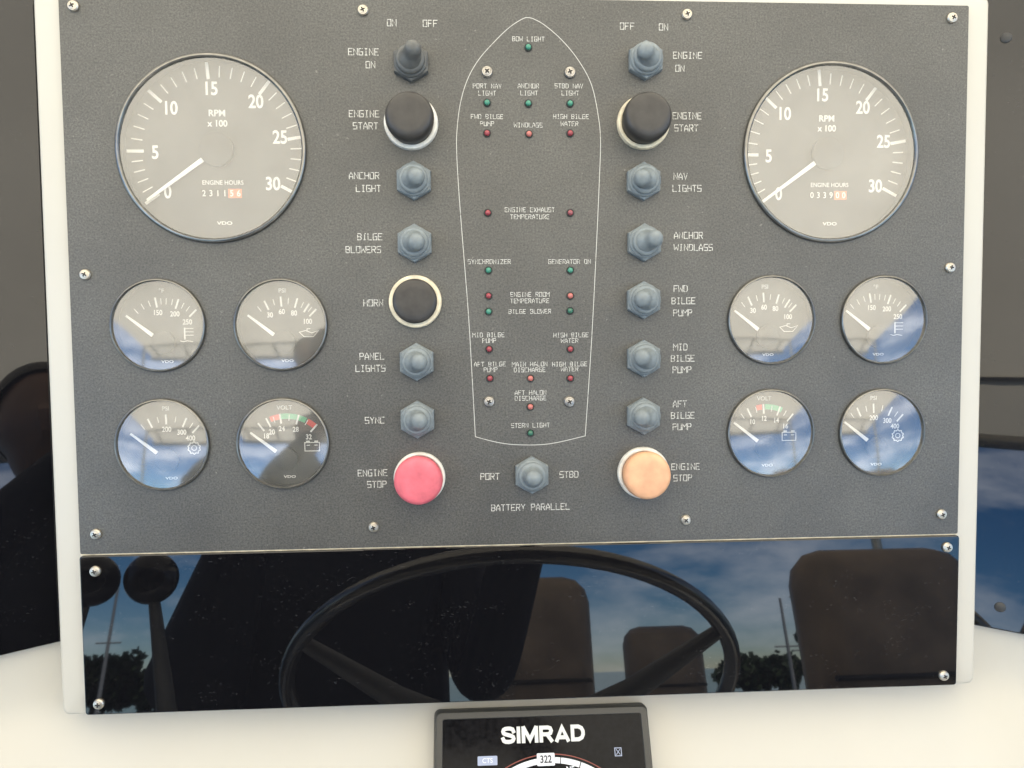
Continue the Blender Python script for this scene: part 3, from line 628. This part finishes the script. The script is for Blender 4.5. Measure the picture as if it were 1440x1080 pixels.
# ------------------------------------------------------------------ autopilot display on the sloping dash
dn = Vector((0, math.sin(DASH), math.cos(DASH))); dv = Vector((0, math.cos(DASH), -math.sin(DASH)))
dm = Matrix((Vector((1, 0, 0)), dv, dn)).transposed().to_4x4(); dm.translation = Vector((0.0055, -0.243, -0.020)) + dn * 0.014
t = thing('autopilot_display', 'charcoal electronic display with a compass arc, on the cream dash', 'display', M @ dm @ Matrix.Rotation(R(-0.1), 4, 'Z'))
b = BM()
def ring_frame(bm, o_, i_, z0, z1, dz):
    lo = [[bm.verts.new((x, y, z)) for x, y in p] for p, z in ((o_[0], z0), (o_[1], z1 - 0.002), (o_[2], z1), (i_[0], z1), (i_[1], z1 - dz))]
    for a, c in zip(lo, lo[1:]):
        for k in range(len(a)): bm.faces.new((a[k], a[(k + 1) % len(a)], c[(k + 1) % len(a)], c[k]))
W2 = 0.0722; VT = -0.0078; VB = -0.135
rr_ = lambda d, r: rrect(-W2 + d, VB + d, W2 - d, VT - d, r, 4)
ring_frame(b, (rr_(-0.0015, 0.004), rr_(0, 0.003), rr_(0.0012, 0.003)), (rr_(0.0048, 0.0015), rr_(0.0055, 0.001)), -0.0135, 0.0, 0.0012)
link_mesh('housing', b, HOUSE, t, angle=40)
b = BM(); prism(b, rr_(0.0050, 0.001), -0.004, -0.0008); scr = link_mesh('screen', b, SCRB, t, smooth=False)
LG = [(9.5, ['8.2,7.0 7.6,8.4 6,8.9 4.8,8.95 3,8.8 1.8,8.2 1.4,7.2 1.8,6.2 3,5.6 4.8,5.1 6.6,4.6 7.9,3.9 8.2,2.9 7.7,1.8 6.4,1.2 4.8,1.05 3,1.2 1.8,1.8 1.3,3.0']), (2.8, ['1.4,1 1.4,9']),
      (11, ['1.3,1 1.3,9', '9.7,1 9.7,9', '1.6,9 5.5,2 9.4,9']), (9.5, ['1.3,1 1.3,9', '1.3,8.8 5.8,8.8 7.3,8.3 7.9,6.9 7.3,5.4 5.8,4.8 1.3,4.8', '5.2,4.6 7.9,1']),
      (10, ['1.4,.9 5,8.6 8.6,.9', '2.6,2.7 7.4,2.7']), (9.5, ['1.3,1 1.3,9', '1.3,8.8 5.2,8.8 7.2,7.8 8.1,6 8.1,4 7.2,2.2 5.2,1.2 1.3,1.2'])]
b = BM(); xx = -0.0283; k = 0; sx_, sy_ = 0.0566 / 54.5, 0.00102
for wd_, sts in LG:
    for st in sts:
        ribbon(b, [(xx + float(p.split(',')[0]) * sx_, -0.0287 + float(p.split(',')[1]) * sy_) for p in st.split()], 0.0024, -0.0004 + k * 8e-6); k += 1
    xx += (wd_ + 0.45) * sx_
sheet('logo', b, LOGO, scr)
z = -0.00045; cc = (0.0038, -0.0995)
b = BM()
arcq(b, cc, 0.0585, 0.0620, -62, -5.3, z, 0, 30); arcq(b, cc, 0.0585, 0.0620, 3.2, 6.5, z, 0, 4); arcq(b, cc, 0.0585, 0.0620, 7, 19, z, 0, 12); arcq(b, cc, 0.0585, 0.0620, 19.6, 62, z, 0, 20)
arcq(b, cc, 0.0635, 0.0641, -60, 60, z, 2, 40)
prism(b, rrect(-0.0048, -0.0425, 0.0070, -0.0350, 0.0006, 2), z - 0.0001, z + 0.0002, 0, 0)
prism(b, rrect(-0.0440, -0.0410, -0.0310, -0.0355, 0.0005, 2), z - 0.0001, z + 0.0002, 0, 1)
ribbon(b, [(0.0475, -0.0382), (0.0518, -0.0382), (0.0518, -0.0335), (0.0475, -0.0335)], 0.0005, z, closed=True, mi=1); ribbon(b, [(0.0484, -0.0374), (0.0509, -0.0343)], 0.0004, z, mi=1); ribbon(b, [(0.0484, -0.0343), (0.0509, -0.0374)], 0.0004, z + 1e-5, mi=1)
text_bm(b, '322', 0.0011, -0.0388, 0.0062, z + 0.0003, 0.02, 0.85, 3); text_bm(b, 'CTS', -0.0375, -0.0383, 0.0040, z + 0.0003, 0.01, 1.0, 0); text_bm(b, 'NE', 0.0170, -0.0452, 0.0048, z, 0.02, 0.9, 0)
sheet('compass_graphic', b, [LCDW, LCDB, LCDR, LCDK], scr)

# ------------------------------------------------------------------ what stands behind: mirrored in the glass and acrylic
def RX(px, py, d):
    """panel-frame point seen mirrored in the flat panel at photo position px, py when it stands d metres out"""
    k = (0.466 + d); v = rc @ Vector(((px - 720) / 1000, (540 - py) / 1000, -1)); s_ = k / -v.z
    return Vector((-0.037 + v.x * s_, v.y * s_, d))
# steering wheel
wc = Vector((0.004, -0.427, 0.40)); wz = Vector((0, -math.sin(R(35.5)), -math.cos(R(35.5))))
wu = Vector((0, math.cos(R(35.5)), -math.sin(R(35.5)))); wn = Vector((1, 0, 0)).cross(wu)
wm = Matrix((Vector((1, 0, 0)), wu, wn)).transposed().to_4x4(); wm.translation = wc
t = thing('steering_wheel', 'black steering wheel in front of the console, seen mirrored in the glossy strip', 'steering wheel', M @ wm)
b = BM(); tube(b, [(0.272 * math.cos(2 * math.pi * k / 72), 0.272 * math.sin(2 * math.pi * k / 72), 0) for k in range(72)], 0.0098, 16, True); link_mesh('rim', b, WRIM, t)
b = BM(); lathe(b, [(0.05, -0.13), (0.055, -0.09), (0.05, -0.065), (0.03, -0.055), (0, -0.053)], 40); link_mesh('hub', b, GREYP, t)
for a in (152, 28, 270):
    b = BM(); d = Vector((math.cos(R(a)), math.sin(R(a)), 0)); tube(b, [d * 0.03 + Vector((0, 0, -0.062)), d * 0.15 + Vector((0, 0, -0.040)), d * 0.268], [0.018, 0.014, 0.008], 12); link_mesh('spoke', b, GREYP, t)
# throttle levers
for px, py, bx, lab in ((215, 812, 246, 'black ball knob engine lever mirrored in the strip, nearer the steering wheel'), (132, 815, 40, 'black ball knob engine lever mirrored in the strip, beside the lower left screw')):
    k = RX(px, py, 0.36); f_ = RX(bx, 1085, 0.40)
    t = thing('engine_lever', lab, 'lever', M @ Matrix.Translation(f_), 'engine control levers'); v = k - f_
    b = BM(); bmesh.ops.create_uvsphere(b, u_segments=24, v_segments=16, radius=0.029, matrix=Matrix.Translation(v)); link_mesh('knob', b, WBLACK, t)
    b = BM(); tube(b, [(0, 0, 0), v * 0.5, v * 0.93], [0.014, 0.010, 0.006], 12); link_mesh('shaft', b, GREYP, t)
    b = BM(); box(b, (0, -0.02, 0), (0.07, 0.05, 0.10), 0.012); link_mesh('base', b, CASE, t)

def chair(x, y, wd, top, lab, arms):
    t = thing('helm_chair', lab, 'chair', Matrix.Translation((x, y, 0)), 'brown helm chairs')
    b = BM(); lathe(b, [(0.20, 0), (0.20, 0.02), (0.06, 0.05), (0.045, 0.08), (0.045, 0.72)], 32); link_mesh('pedestal', b, STEEL, t, angle=40)
    b = BM(); box(b, (0, 0, 0.78), (wd * 1.05, 0.46, 0.12), 0.045); link_mesh('seat', b, BROWN, t, angle=60)
    b = BM(); box(b, (0, -0.26, (0.86 + top) / 2), (wd, 0.17, top - 0.86), 0.08); link_mesh('backrest', b, BROWN, t, angle=60)
    b = BM(); tube(b, [(-wd * 0.44, -0.172, 0.90 + (top - 0.86) * 0.45), (wd * 0.44, -0.172, 0.90 + (top - 0.86) * 0.45)], 0.006, 8); link_mesh('piping', b, CASE, t)
    if arms:
        for s_ in (-1, 1):
            b = BM(); tube(b, [(s_ * (wd / 2 + .03), -.22, .98), (s_ * (wd / 2 + .045), -.05, 1.06), (s_ * (wd / 2 + .045), .14, 1.06), (s_ * (wd / 2 + .04), .2, .98), (s_ * (wd / 2 + .03), .18, .82)], .03, 12); link_mesh('armrest', b, BROWN, t)
pts = [(RX(757, 812, 1.75), 0.31, 'brown helm chair with a narrow backrest, mirrored in the middle of the strip', False), (RX(1222, 772, 1.25), 0.43, 'wide brown helm chair with armrests, mirrored near the right end of the strip', True), (RX(928, 880, 2.7), 0.36, 'small brown chair farther aft, mirrored behind the steering wheel spoke', False)]
for p, wd, lab, arms in pts:
    q = M @ p; chair(q.x, q.y + 0.26, wd, q.z, lab, arms)

# bimini top: sunlit canvas on a tube frame
t = thing('bimini_top', 'beige canvas top on a tube frame above the helm, mirrored in the gauge glasses', 'canopy', Matrix.Translation((0, -0.8, 2.36)))
b = BM(); nx, ny = 24, 20
gv = {(i, j): b.verts.new((-1.65 + 3.3 * i / nx, 1.9 - 3.6 * j / ny, 0.06 * (1 - ((i - nx / 2) / (nx / 2)) ** 2) + 0.012 * math.sin(j * math.pi / 5) ** 2)) for i in range(nx + 1) for j in range(ny + 1)}
for i in range(nx):
    for j in range(ny): b.faces.new((gv[i, j], gv[i, j + 1], gv[i + 1, j + 1], gv[i + 1, j]))
link_mesh('canvas', b, CANVAS, t, angle=60)
b = BM(); tube(b, [(-1.66, -1.7, 0.02), (-0.8, -1.7, 0.062), (0, -1.7, 0.075), (0.8, -1.7, 0.062), (1.66, -1.7, 0.02)], 0.022); link_mesh('frame_tube', b, STEELD, t)
b = BM(); tube(b, [(-1.66, -2.05, -0.085), (1.66, -2.05, -0.085)], 0.03); link_mesh('lower_rail', b, STEELD, t)
b = BM(); gv = {}
for i in range(25):
    x = -1.65 + 3.3 * i / 24; cr_ = 0.06 * (1 - (x / 1.65) ** 2)
    for j in range(6): gv[i, j] = b.verts.new((x, -1.705 - 0.345 * j / 5, cr_ + (-0.055 - cr_) * (j / 5) ** 1.15 + 0.004 * math.sin(i * 1.7)))
for i in range(24):
    for j in range(5): b.faces.new((gv[i, j], gv[i, j + 1], gv[i + 1, j + 1], gv[i + 1, j]))
link_mesh('aft_flap', b, CANVAS, t, angle=60)
for k in range(7):
    b = BM(); x = -1.5 + k * 0.5; tube(b, [(x, -2.05, -0.08), (x, -1.72, 0.045)], 0.016, 10); link_mesh('strut', b, STEELD, t)
for sx in (-1.62, 1.62):
    for yy in (-1.7, 1.8):
        b = BM(); tube(b, [(sx, yy, -2.36), (sx, yy, 0.02)], 0.02, 10); link_mesh('post', b, STEEL, t)

# masts and trees on the shore
def far(px, d, h):
    """world point on the water, d metres aft, in the mirrored direction of photo column px"""
    v = M.to_3x3() @ (rc @ Vector(((px - 720) / 1000, 0, -1)) * Vector((1, 1, -1))); v.z = 0; v.normalize()
    p = ORG + v * d; return Vector((p.x, p.y, -1.0))
for px, d, h, lab in ((1051, 30, 4.6, 'thin bare mast across the water, mirrored right of the steering wheel rim, nearer the rim'), (1071, 32, 4.4, 'thin bare mast across the water, mirrored between its twin and the wide chair'), (208, 34, 6.2, 'thin bare mast across the water, mirrored beside the engine lever shaft')):
    p = far(px, d, 0); t = thing('sailboat_mast', lab, 'mast', Matrix.Translation(p), 'masts across the water')
    b = BM(); tube(b, [(0, 0, -0.2), (0, 0, h)], [0.085, 0.05], 10); link_mesh('spar', b, WOODM, t)
    b = BM(); tube(b, [(-0.5, 0, h * 0.62), (0.5, 0, h * 0.62)], 0.03, 8); link_mesh('spreader', b, WOODM, t)
def tree(px, d, h, wd, lab):
    p = far(px, d, 0); t = thing('tree', lab, 'tree', Matrix.Translation(p), 'trees on the far shore')
    b = BM(); tube(b, [(0, 0, -0.4), (0.1, 0, h * 0.4), (0, 0.1, h * 0.75)], [wd * 0.05, wd * 0.035, 0.03], 8)
    link_mesh('trunk', b, BARK, t)
    b = BM()
    for c in range(26):
        cc_ = Vector((random.gauss(0, wd * 0.26), random.gauss(0, wd * 0.26), h * random.uniform(0.3, 0.92))); rad = wd * random.uniform(0.10, 0.2)
        for k in range(70):
            q = cc_ + Vector((random.gauss(0, 1), random.gauss(0, 1), random.gauss(0, 0.8))).normalized() * rad * random.uniform(0.5, 1)
            u = Vector((random.gauss(0, 1), random.gauss(0, 1), random.gauss(0, 1))).normalized(); v_ = u.orthogonal() * 0.22; u = u * 0.3
            b.faces.new([b.verts.new(q + u), b.verts.new(q + v_), b.verts.new(q - u), b.verts.new(q - v_)])
    link_mesh('crown', b, LEAF, t, smooth=False)
for i, (px, d, h, wd, lab) in enumerate(((150, 60, 4.2, 5.5, 'low dark tree on the far shore, mirrored at the left end of the strip'), (205, 62, 4.6, 5.0, 'low dark tree on the far shore, mirrored behind the engine lever'), (262, 64, 3.6, 5.5, 'low spreading tree on the far shore, mirrored beside the photographer'), (1098, 55, 7.5, 3.6, 'tall slim tree on the far shore, mirrored beside the wide chair'), (1015, 70, 2.6, 6.5, 'low bushy tree on the far shore, mirrored inside the steering wheel rim'))):
    tree(px, d, h, wd, lab)

# the photographer
def skin_body(name, verts, edges, m, sub=2, root=0, parent=None, mw=None):
    me = bpy.data.meshes.new(name); me.from_pydata([v[:3] for v in verts], edges, []); me.materials.append(m)
    o = bpy.data.objects.new(name, me); col.objects.link(o)
    sm = o.modifiers.new('skin', 'SKIN'); sm.use_smooth_shade = True
    for i, v in enumerate(verts):
        r = v[3]; me.skin_vertices[0].data[i].radius = r if isinstance(r, tuple) else (r, r); me.skin_vertices[0].data[i].use_root = i == root
    s_ = o.modifiers.new('sub', 'SUBSURF'); s_.levels = sub; s_.render_levels = sub
    if parent: o.parent = parent
    if mw is not None: o.matrix_world = mw
    return o
PX, PY = -0.27, -0.92
cw = M @ Vector((-0.037, 0, 0.466))
V = [(0, 0, 0.98, (.17, .12)), (0, -.01, 1.12, (.20, .12)), (0, 0, 1.28, (.195, .13)), (0, 0, 1.40, (.19, .11)), (0, .01, 1.50, (.065, .06)), (0, .03, 1.58, (.055, .055)),
     (-.19, 0, 1.41, .082), (-.235, .06, 1.17, .095), (-.10, .30, 1.41, .042), (.08, .395, 1.545, .030),
     (.19, 0, 1.43, .062), (.24, .08, 1.18, .052), (.30, .30, 1.40, .042), (.32, .40, 1.545, .030),
     (-.10, 0, .90, .105), (-.12, .03, .50, .075), (-.12, -.02, .10, .055), (-.13, .12, .04, .045),
     (.10, 0, .90, .105), (.12, .03, .50, .075), (.12, -.02, .10, .055), (.13, .12, .04, .045)]
E_ = [(0, 1), (1, 2), (2, 3), (3, 4), (4, 5), (3, 6), (6, 7), (7, 8), (8, 9), (3, 10), (10, 11), (11, 12), (12, 13), (0, 14), (14, 15), (15, 16), (16, 17), (0, 18), (18, 19), (19, 20), (20, 21)]
person = skin_body('person', V, E_, CLOTH, 2, 0, None, Matrix.Translation((PX, PY, 0)))
tag(person, 'person in dark navy clothes holding up a phone, mirrored in the strip', 'person')
b = BM(); bmesh.ops.create_uvsphere(b, u_segments=28, v_segments=20, radius=1, matrix=Matrix.Translation((0.01, .03, 1.665)) @ Matrix.Diagonal((.075, .095, .115, 1)))
for v in b.verts:
    if v.co.z < 1.63: v.co.x = 0.01 + (v.co.x - 0.01) * 0.86
    if v.co.y > .1 and abs(v.co.x - .01) < .018 and 1.62 < v.co.z < 1.68: v.co.y += .016
link_mesh('head', b, SKIN, person)
b = BM(); bmesh.ops.create_uvsphere(b, u_segments=28, v_segments=20, radius=1, matrix=Matrix.Translation((0.01, .018, 1.695)) @ Matrix.Diagonal((.084, .100, .100, 1)))
bmesh.ops.bisect_plane(b, geom=list(b.verts) + list(b.edges) + list(b.faces), plane_co=(0, .05, 1.69), plane_no=(0, .8, -.6), clear_outer=True); link_mesh('hair', b, HAIR, person)
for bx, sg in ((.08, 1), (.32, -1)):
    vs_ = [(bx, .40, 1.55, (.026, .016)), (bx + sg * .01, .43, 1.585, (.030, .014)), (bx + sg * .015, .455, 1.615, (.028, .012))]; es_ = [(0, 1), (1, 2)]
    for k in range(4):
        n0 = len(vs_); off = (k - 1.5) * .017
        vs_ += [(bx + sg * (.02) , .47, 1.60 + off, .0085), (bx + sg * .045, .478, 1.603 + off, .008), (bx + sg * .066, .474, 1.603 + off, .007)]; es_ += [(2, n0), (n0, n0 + 1), (n0 + 1, n0 + 2)]
    n0 = len(vs_); vs_ += [(bx + sg * .025, .445, 1.575, .010), (bx + sg * .05, .452, 1.572, .009)]; es_ += [(1, n0), (n0, n0 + 1)]
    skin_body('hand', vs_, es_, SKIN, 1, 0, person)
t = thing('phone', 'black phone held up by the person in dark clothes', 'phone', M @ (cl @ Matrix.Translation((-0.045, -0.02, 0.008))))
b = BM(); prism(b, rrect(-.078, -.037, .078, .037, .009), -.0035, .0035, .0015); link_mesh('body', b, PHONE, t, angle=40)
b = BM(); prism(b, rrect(-.073, -.033, .073, .033, .007), .0036, .0040); link_mesh('screen', b, SCRB, t, smooth=False)
